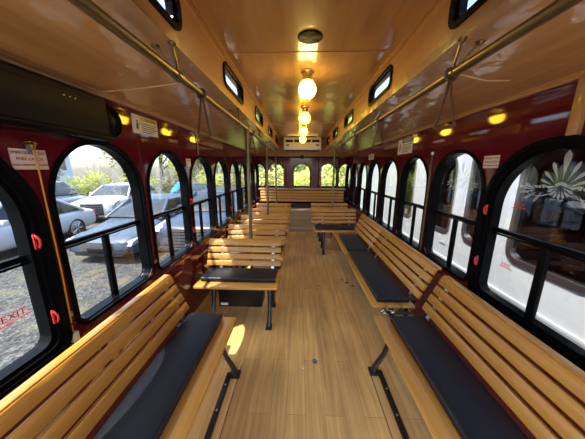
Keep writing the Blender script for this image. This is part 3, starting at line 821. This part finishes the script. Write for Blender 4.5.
# torn strip of wrapper by the right bench
t = thing('torn_wrapper', 'crumpled dark and silver strip of wrapper on the floor beside the right bench', 'litter', (.60, 2.76, 0))
rnd = random.Random(3)
for k in range(9):
    x = -.075 + .019 * k; y = .08 - .026 * k + rnd.uniform(-.012, .012)
    a = rnd.uniform(0, 3); mb = MB(); c = Vector((x, y, .006))
    pts = [c + Vector((.02 * math.cos(a + q) * rnd.uniform(.7, 1.3), .02 * math.sin(a + q) * rnd.uniform(.7, 1.3), rnd.uniform(-.004, .012))) for q in (0, 1.3, 2.6, 3.9, 5.2)]
    lo = [p - Vector((0, 0, .002)) for p in pts]
    mb.add(pts + lo, [tuple(range(5)), tuple(range(9, 4, -1))] + [(i, 5 + i, 5 + (i + 1) % 5, (i + 1) % 5) for i in range(5)])
    mb.build('piece', 'foil' if k % 3 else 'ink', t)
for x, y, lb in ((.05, 1.87, 'tiny white scrap of paper in the aisle beyond the near floor anchor'), (-.01, 1.43, 'tiny white scrap of paper in the aisle left of the near floor anchor'), (.60, 2.58, 'tiny white scrap of paper on the floor by the crumpled wrapper'), (-.58, 1.78, 'tiny white scrap of paper on the floor under the end of the left bench')):
    mb = MB(); pts = [(.009, 0), (.004, .009), (-.008, .006), (-.009, -.005), (.003, -.008)]
    mb.prism(pts, 'Z', 0, .003); o = mb.build('paper_scrap', 'paper'); o.location = (x, y, 0); tag(o, lb, 'litter', 'paper scraps on the floor')
# seat belt loop hanging at the end of the near right bench
t = thing('belt_loop', 'chrome ring and strap lying at the end of the near right bench', 'ring', (.60, 1.50, .432))
MB().tube([(.045 * math.cos(a), .018 * math.sin(a), .012) for a in [2*PI*k/20 for k in range(20)]], .005, 7, closed=True).build('ring', 'chrome', t)
MB().box(.04, .19, -.018, .018, .002, .009).build('strap', 'ink', t, .003)

# ------------------------------------------------------------------ outside: ground
GZ = -.85
struct(MB().box(-45, 45, -30, 60, GZ - .1, GZ).build('ground', 'gravel'))

# white trolley bus alongside on the right
def bus_win(w, z0, z1, g):
    a = rrect(-w/2 - g, w/2 + g, z0 - g, z1 + g, .13 + g, 8); b = rrect(-w/2 - g, w/2 + g, z0 - g, z1 + g, min(w/2 - .03, .34) + g, 8)
    return a[:18] + b[18:]
def coach():
    bx = 2.22
    t = thing('trolley_bus', 'white trolley bus with dark windows parked alongside on the right', 'bus', (bx, 4.5, GZ))
    wz0, wz1 = .53 - GZ, 1.76 - GZ
    wins = [(1.62, 2.42), (2.70, 3.12), (3.42, 4.12), (4.62, 5.12), (.5, 1.3), (-.6, .2)]
    outl = [[(7.0, .45), (-7.0, .45), (-7.0, 3.15), (7.0, 3.15)]]
    frames = []
    for a, b in wins:
        c, w = -((a + b) / 2 - 4.5), b - a
        outl.append(shift(bus_win(w, wz0, wz1, 0), c)); frames.append((c, w))
    side = link('side_panel', flat(outl, .06), 'buswhite', t); side.rotation_euler = (0, 0, -HP)
    sk = MB().box(-.015, .02, -7, 7, .45, .95).build('skirt', 'busgrey', t)
    MB().box(-.02, 0, -7, 7, .95, .98).build('belt_rail', 'buswhite', t)
    MB().box(.06, 2.3, -7, 7, 3.05, 3.2).build('roof', 'buswhite', t)
    MB().box(2.24, 2.3, -7, 7, .45, 3.1).build('far_side', 'panel', t)
    MB().box(.06, 2.24, -7, 7, .75, .85).build('deck', 'panel', t)
    for yy in (-7, 6.95): MB().box(.06, 2.24, yy, yy + .05, .45, 3.1).build('end_panel', 'buswhite', t)
    for c, w in frames:
        f = link('window_frame', flat([bus_win(w, wz0, wz1, .025), bus_win(w, wz0, wz1, -.018)], .05, -.02), 'steel', t); f.rotation_euler = (0, 0, -HP); f.location.y = -c
        g = link('pane', flat([bus_win(w, wz0, wz1, -.005)], .004, .02), 'tint', f); g.location.x = 0
        sb = MB().box(-w/2 + .012, w/2 - .012, .005, .025, 1.12 - GZ, 1.145 - GZ).build('sash_bar', 'rubber', f)
    for yy in (-5., -4.2, -3.4, -2.6, -1.8, -1., -.2, .6, 1.4, 2.2, 3., 3.8):
        MB().box(.5, 1.0, yy, yy + .08, 1.2, 1.85).build('seat_back', 'carblue', t, .03)
    MB().box(-.022, -.016, -1.05, -.93, 1.2, 1.215).build('rivet_strip', 'busgrey', t)
    for yy in (-4.6, 3.6):
        wl = MB().lathe([(.47, 0), (.5, .04), (.5, .24), (.46, .28)], (0, yy, .5), 'X', 28).build('wheel', 'tyre', t)
    return t
coach()
# poster in the third right window
t = thing('window_poster', 'dark square notice with a white and violet label in a right hand window', 'sign', (W + .046, 2.62, 1.0), -HP)
MB().box(-.05, .05, -.003, 0, -.06, .06).build('backing', 'roof', t); MB().box(-.025, .025, -.005, -.003, -.035, .02).build('label_patch', 'label', t)

# ------------------------------------------------------------------ cars
def car(name, label, loc, heading, paint, L_=4.7, w=1.84, h=1.42, suv=False, estate=False):
    """local: front towards -y"""
    t = thing(name, label, 'car', loc, heading)
    hl = L_ / 2; hw = w / 2; zb = .22; belt = .92 if not suv else 1.08; hood = .74 if not suv else 1.02; nose = .62 if not suv else .92
    secs = [(-hl, .72, .30, nose - .06), (-hl + .06, .86, .24, nose), (-hl + .3, .96, .2, nose + .08), (-hl + .9, 1., .2, hood + .04), (-hl + 1.35, 1., .2, belt), (0, 1., .2, belt + .01), (hl - 1.1, 1., .2, belt + .02), (hl - .35, .97, .22, belt + .03), (hl - .06, .9, .28, belt - .05), (hl, .8, .34, belt - .14)]
    n = 20; vs = []; fs = []
    for y, ws, z0, z1 in secs:
        for k in range(n):
            a = 2 * PI * k / n; ca, sa = math.cos(a), math.sin(a); e = .36
            x = hw * ws * math.copysign(abs(ca) ** e, ca); z = (z0 + z1) / 2 + (z1 - z0) / 2 * math.copysign(abs(sa) ** (e * 1.25), sa)
            vs.append((x, y, z))
    m = len(secs)
    for i in range(m - 1):
        for k in range(n): fs.append((i*n+k, i*n+(k+1)%n, (i+1)*n+(k+1)%n, (i+1)*n+k))
    fs.append(tuple(range(n))[::-1]); fs.append(tuple(range((m-1)*n, m*n)))
    MB().add(vs, fs, True).build('body', paint, t)
    # cabin: glass hull, painted roof and pillars
    ya, yb = -hl + 1.25, (hl - .55 if not (suv or estate) else hl - .12)
    yr0, yr1 = -hl + 2.0, (hl - 1.35 if not (suv or estate) else hl - .5)
    bw, rw = hw * .93, hw * .70
    hull = [(-bw, ya, belt), (bw, ya, belt), (bw, yb, belt), (-bw, yb, belt), (-rw, yr0, h - .03), (rw, yr0, h - .03), (rw, yr1, h - .03), (-rw, yr1, h - .03)]
    MB().add(hull, [(0,3,2,1),(4,5,6,7),(0,1,5,4),(1,2,6,5),(2,3,7,6),(3,0,4,7)]).build('windows', 'carglass', t, .05, 3)
    ro = MB().add([(-rw - .015, yr0 - .03, h - .05), (rw + .015, yr0 - .03, h - .05), (rw + .015, yr1 + .05, h - .05), (-rw - .015, yr1 + .05, h - .05), (-rw + .12, yr0 + .25, h + .02), (rw - .12, yr0 + .25, h + .02), (rw - .12, yr1 - .2, h + .02), (-rw + .12, yr1 - .2, h + .02)], [(0,3,2,1),(4,5,6,7),(0,1,5,4),(1,2,6,5),(2,3,7,6),(3,0,4,7)])
    ro.build('roof', paint, t, .04, 3)
    for s in (-1, 1):
        for (y0, z0, x0), (y1, z1, x1) in (((ya, belt, bw), (yr0, h - .04, rw)), ((yb, belt, bw), (yr1, h - .04, rw)), (((ya + yb) / 2, belt, bw), ((yr0 + yr1) / 2, h - .04, rw))):
            MB().tube([(s * x0, y0, z0 - .03), (s * x1, y1, z1)], .045, 8).build('pillar', paint, t)
        hlm = MB().prism([(-hl + .04, nose - .14), (-hl + .10, nose - .03), (-hl + .55, nose + .06), (-hl + .42, nose - .10)], 'X', s * hw * .60, s * hw * .965)
        hlm.build('headlight', 'headlight', t, .02)
        MB().box(min(s*hw*.86, s*hw*.975), max(s*hw*.86, s*hw*.975), -hl + .30, -hl + .45, nose - .13, nose - .07).build('marker_lamp', 'amber', t, .01)
        tl = MB().box(min(s*hw*.6, s*hw*.9), max(s*hw*.6, s*hw*.9), hl - .12, hl + .005, belt - .24, belt - .12).build('tail_light', 'red', t, .02)
        MB().box(min(s*(hw-.02), s*(hw+.16)), max(s*(hw-.02), s*(hw+.16)), ya + .35, ya + .48, belt, belt + .13).build('mirror', paint, t, .03)
        for yy in (-hl + .92, hl - .98):
            R_ = .33 if not suv else .37
            x0 = s * (hw - .20); x1 = s * (hw + .012)
            wl = MB().lathe([(R_ - .07, x0), (R_, x0 + s*.03), (R_, x1 - s*.03), (R_ - .05, x1), (R_ - .09, x1 - s*.03)], (0, yy, R_), 'X', 28).build('wheel', 'tyre', t)
            rim = MB().lathe([(R_ - .09, x1 - s*.03), (R_ - .11, x1 - s*.02), (R_ - .12, x1 - s*.06)], (0, yy, R_), 'X', 28)
            for k in range(5):
                a = 2 * PI * k / 5
                for dd in (-.12, .12):
                    rim.tube([(x1 - s*.008, yy + .03*math.cos(a), R_ + .03*math.sin(a)), (x1 - s*.02, yy + (R_-.10)*math.cos(a+dd), R_ + (R_-.10)*math.sin(a+dd))], .014, 5)
            rim.build('rim', 'steel', wl)
    g = MB().box(-.44, .44, -hl - .015, -hl + .08, .34, nose - .06).build('grille', 'dark', t, .02)
    bars = MB()
    nb = 7
    for k in range(nb):
        z = .36 + (nose - .46) * k / (nb - 1); bars.box(-.42, .42, -hl - .028, -hl - .01, z - .007, z + .007)
    bars.build('grille_bars', 'chrome', g)
    MB().box(-.22, .22, -hl - .035, -hl - .02, .30, .42).build('number_plate_holder', 'blackbox', t, .006)
    for s in (-1, 1): MB().box(min(s*.5, s*.78), max(s*.5, s*.78), -hl + .03, -hl + .12, .30, .42).build('air_intake', 'dark', t, .02)
    MB().box(-hw * .7, hw * .7, -hl + .02, -hl + .1, .20, .27).build('lower_lip', 'dark', t, .02)
    return t
car('sedan', 'silver-blue sedan on the gravel facing the bus, seen through the second left window', (-4.85, 7.45, GZ), math.radians(-3), 'caranthracite')
car('sedan', 'white sedan parked behind the silver-blue one, seen at the left of the second left window', (-8.45, 5.9, GZ), math.radians(4), 'carwhite')
car('suv', 'dark blue car with a wide chrome grille close to the third left window', (-2.78, 7.75, GZ), math.radians(0), 'carblue', 4.8, 1.9, 1.62, True)
car('estate_car', 'rounded white car far behind the silver-blue sedan', (-9.3, 11.5, GZ), math.radians(10), 'carwhite', 4.4, 1.8, 1.55, True)
car('suv', 'black car far back at the left edge of the second left window', (-12.4, 10.6, GZ), math.radians(75), 'carblack', 4.7, 1.9, 1.7, True)
car('sedan', 'dark blue sedan farther back beyond the third left window', (-6.3, 13.6, GZ), math.radians(12), 'carblue')
car('sedan', 'silver sedan far along the row seen through the fourth left window', (-3.3, 13.4, GZ), math.radians(8), 'caranthracite')

# blue tarp over a heap
t = thing('tarp_heap', 'bright blue tarp over a heap far behind the parked cars', 'tarp', (-9.2, 17.5, GZ))
tm = MB(); nx, ny = 14, 10; vs = []; rnd = random.Random(5)
for j in range(ny + 1):
    for i in range(nx + 1):
        u, v = i / nx, j / ny; z = 1.9 * (math.sin(PI * u) ** .6) * (math.sin(PI * v) ** .6) + (rnd.uniform(-.1, .1) if 0 < i < nx and 0 < j < ny else 0)
        vs.append(((u - .5) * 3.4, (v - .5) * 2.4, max(0, z)))
fs = [(j*(nx+1)+i, j*(nx+1)+i+1, (j+1)*(nx+1)+i+1, (j+1)*(nx+1)+i) for j in range(ny) for i in range(nx)]
tm.add(vs, fs).build('cover', 'tarp', t); t.scale = (.55, .55, .75)
# pale building
t = thing('building', 'pale building behind the parked cars on the left', 'building', (-25.5, 20.0, GZ), .5)
MB().box(-2.4, 2.4, -5, 5, 0, 5.2).build('wall', 'building', t)
MB().prism([(-2.7, 5.1), (2.7, 5.1), (0, 6.6)], 'Y', -5.3, 5.3).build('roof', 'roof', t)
for yy in (-3, 0, 3): MB().box(2.38, 2.43, yy - .5, yy + .5, 2.2, 3.6).build('window', 'carglass', t)

# ------------------------------------------------------------------ trees and bushes
def foliage(seed, n, rx, rz_, size, z0, blobs=9):
    r = random.Random(seed); mb = MB(); vs = []; fs = []
    cs = [(r.uniform(-.6, .6) * rx, r.uniform(-.6, .6) * rx, z0 + r.uniform(.15, .9) * rz_, r.uniform(.35, .6) * rx) for _ in range(blobs)]
    for _ in range(n):
        cx, cy, cz, cr = cs[r.randrange(blobs)]
        d = Vector((r.gauss(0, 1), r.gauss(0, 1), r.gauss(0, 1))).normalized() * cr * r.uniform(.55, 1.05)
        p = Vector((cx, cy, cz)) + d; p.z = max(.05, p.z)
        a = Vector((r.gauss(0, 1), r.gauss(0, 1), r.gauss(0, 1))).normalized(); b = a.orthogonal().normalized(); s = size * r.uniform(.6, 1.4)
        k = len(vs); vs += [p - a * s, p + b * s * .5, p + a * s, p - b * s * .5]; fs.append((k, k+1, k+2, k+3))
    return mb.add(vs, fs).mesh('foliage')
def trunk(seed, h):
    r = random.Random(seed); mb = MB()
    mb.tube([(0, 0, 0), (.05, .03, h * .4), (-.04, .05, h * .7), (.03, 0, h)], [.16, .13, .09, .04], 9)
    for k in range(7):
        z = h * r.uniform(.3, .85); a = r.uniform(0, 2 * PI); l = r.uniform(.6, 1.6)
        mb.tube([(0, 0, z), (l*.5*math.cos(a), l*.5*math.sin(a), z + l*.45), (l*math.cos(a), l*math.sin(a), z + l)], [.055, .035, .014], 6)
    return mb.mesh('trunk')
FO = [foliage(1, 3200, 1.9, 4.4, .10, 1.2), foliage(2, 3200, 2.1, 5.0, .11, .8, 11), foliage(3, 2400, 1.7, 4.8, .085, 1.0, 8)]
BU = [foliage(4, 2200, 1.3, 1.7, .08, .2, 7), foliage(5, 2200, 1.5, 1.4, .075, .2, 8)]
TRK = [trunk(1, 4.6), trunk(2, 5.2), trunk(3, 5.)]
FOM = {}
def variant(me, mat):
    k = (me.name, mat)
    if k not in FOM:
        c = me.copy(); c.materials.clear(); c.materials.append(M[mat]); FOM[k] = c
    return FOM[k]
def tree(x, y, i, mat, s, label, group):
    t = thing('tree', label, 'tree', (x, y, GZ), (x * 7 + y * 3) % 6.28, group); t.scale = (s, s, s)
    link('foliage', variant(FO[i], mat), None, t); link('trunk', variant(TRK[i], 'bark'), None, t)
def bush(x, y, i, mat, s, label, group):
    t = thing('bush', label, 'bush', (x, y, GZ), (x * 5 + y) % 6.28, group); t.scale = (s, s, s)
    link('foliage', variant(BU[i], mat), None, t)
    st = MB()
    for k in range(5): st.tube([(0, 0, 0), (.2*math.cos(k*1.3), .2*math.sin(k*1.3), .5), (.45*math.cos(k*1.3), .45*math.sin(k*1.3), 1.0)], [.03, .02, .01], 5)
    st.build('stems', 'bark', t)
for i, (x, y, mt, s) in enumerate(((-3.6, 14, 'leafy', 1.), (-1.5, 12.5, 'leafd', 1.), (.3, 13.5, 'leafy', 1.05), (2.0, 12.6, 'leafy', .95), (4.0, 14., 'leafbrown', 1.), (-.6, 17, 'leafd', 1.2), (2.6, 17.5, 'leafd', 1.2))):
    tree(x, y, i % 3, mt, s, 'leafy tree behind the bus seen through the rear windows', 'trees behind the bus')
for i, (x, y, mt) in enumerate(((-2.2, 10.6, 'leafbrown'), (-.7, 10.2, 'leafy'), (.7, 10.4, 'leafy'), (2.1, 10.5, 'leafbrown'))):
    bush(x, y, i % 2, mt, 1.15, 'low leafy bush close behind the rear windows', 'bushes behind the bus')
for i, (x, y, mt, s) in enumerate(((-16, 10, 'leafbrown', 1.2), (-17.5, 14, 'leafbrown', 1.3), (-13.5, 17.5, 'leafbrown', 1.), (-11.5, 21.5, 'leafy', 1.2), (-8.3, 22.5, 'leafbrown', 1.1), (-6., 21, 'leafd', 1.2), (-4.3, 18.8, 'leafy', 1.1), (-9.5, 26, 'leafd', 1.4), (-14.5, 24, 'leafd', 1.4), (-19, 8, 'leafd', 1.2), (-18, 4.5, 'leafbrown', 1.2), (-2.9, 22, 'leafd', 1.3))):
    tree(x, y, i % 3, mt, s, 'tree at the edge of the gravel lot beyond the parked cars on the left', 'trees beyond the gravel lot')
for i, (x, y, mt, s) in enumerate(((-13.2, 14.2, 'leafy', 1.), (-12.0, 16.8, 'leafy', 1.), (-15., 12.2, 'leafd', 1.), (-10.3, 19.4, 'leafbrown', 1.), (-7.6, 19.8, 'leafy', 1.), (-5.4, 18.6, 'leafbrown', 1.), (-16.3, 7.6, 'leafy', 1.))):
    bush(x, y, i % 2, mt, s, 'bush at the edge of the gravel lot beyond the parked cars on the left', 'bushes beyond the gravel lot')

# ------------------------------------------------------------------ light
w = bpy.data.worlds.new('sky'); SC.world = w; w.use_nodes = True; nt = w.node_tree; nt.nodes.clear()
wo = nt.nodes.new('ShaderNodeOutputWorld'); bg = nt.nodes.new('ShaderNodeBackground'); sk = nt.nodes.new('ShaderNodeTexSky')
sk.sky_type = 'NISHITA'; sk.sun_disc = False; sk.sun_elevation = math.radians(62); sk.sun_rotation = math.radians(250); sk.dust_density = 2.5; sk.air_density = 1.0
bg.inputs['Strength'].default_value = .30
nt.links.new(sk.outputs[0], bg.inputs[0]); nt.links.new(bg.outputs[0], wo.inputs[0])
sun = bpy.data.lights.new('sun', 'SUN'); sun.energy = 5.0; sun.angle = .0095; sun.color = (1., .95, .86)
so = bpy.data.objects.new('sun', sun); COL.objects.link(so)
S = Vector((-.42, -.30, 1.)).normalized()
so.rotation_euler = (-S).to_track_quat('-Z', 'Y').to_euler(); so.location = S * 20

# ------------------------------------------------------------------ camera
F_, VP = 228., (300., 170.)
d = Vector(((VP[0] - 292.5) / F_, -(VP[1] - 219.5) / F_, 1.)).normalized()
up = Vector((math.sin(.0105), math.cos(.0105), 0)); Zc = (up - d * d.dot(up)).normalized(); Xc = Vector((d.y*Zc.z - d.z*Zc.y, d.z*Zc.x - d.x*Zc.z, d.x*Zc.y - d.y*Zc.x))
if Xc.x < 0: Xc = -Xc
right = Vector((Xc.x, d.x, Zc.x)); upv = Vector((Xc.y, d.y, Zc.y)); fwd = Vector((Xc.z, d.z, Zc.z))
cam = bpy.data.cameras.new('camera'); co = bpy.data.objects.new('camera', cam); COL.objects.link(co)
cam.sensor_fit = 'HORIZONTAL'; cam.sensor_width = 36.; cam.lens = F_ / 585 * 36.; cam.clip_start = .02
mw = Matrix.Identity(4)
for i in range(3): mw[i][0] = right[i]; mw[i][1] = upv[i]; mw[i][2] = -fwd[i]
mw.translation = (-.05, 0, 1.45); co.matrix_world = mw
SC.camera = co

SC.view_settings.view_transform = 'Standard'; SC.view_settings.look = 'None'; SC.view_settings.gamma = 1.; SC.view_settings.use_curve_mapping = False
SC.view_settings.exposure = 1.4
cy = SC.cycles
cy.use_denoising = True; cy.denoising_prefilter = 'ACCURATE'; cy.denoising_input_passes = 'RGB_ALBEDO_NORMAL'; cy.max_bounces = 12; cy.diffuse_bounces = 6; cy.glossy_bounces = 4; cy.transparent_max_bounces = 24; cy.sample_clamp_indirect = 6.
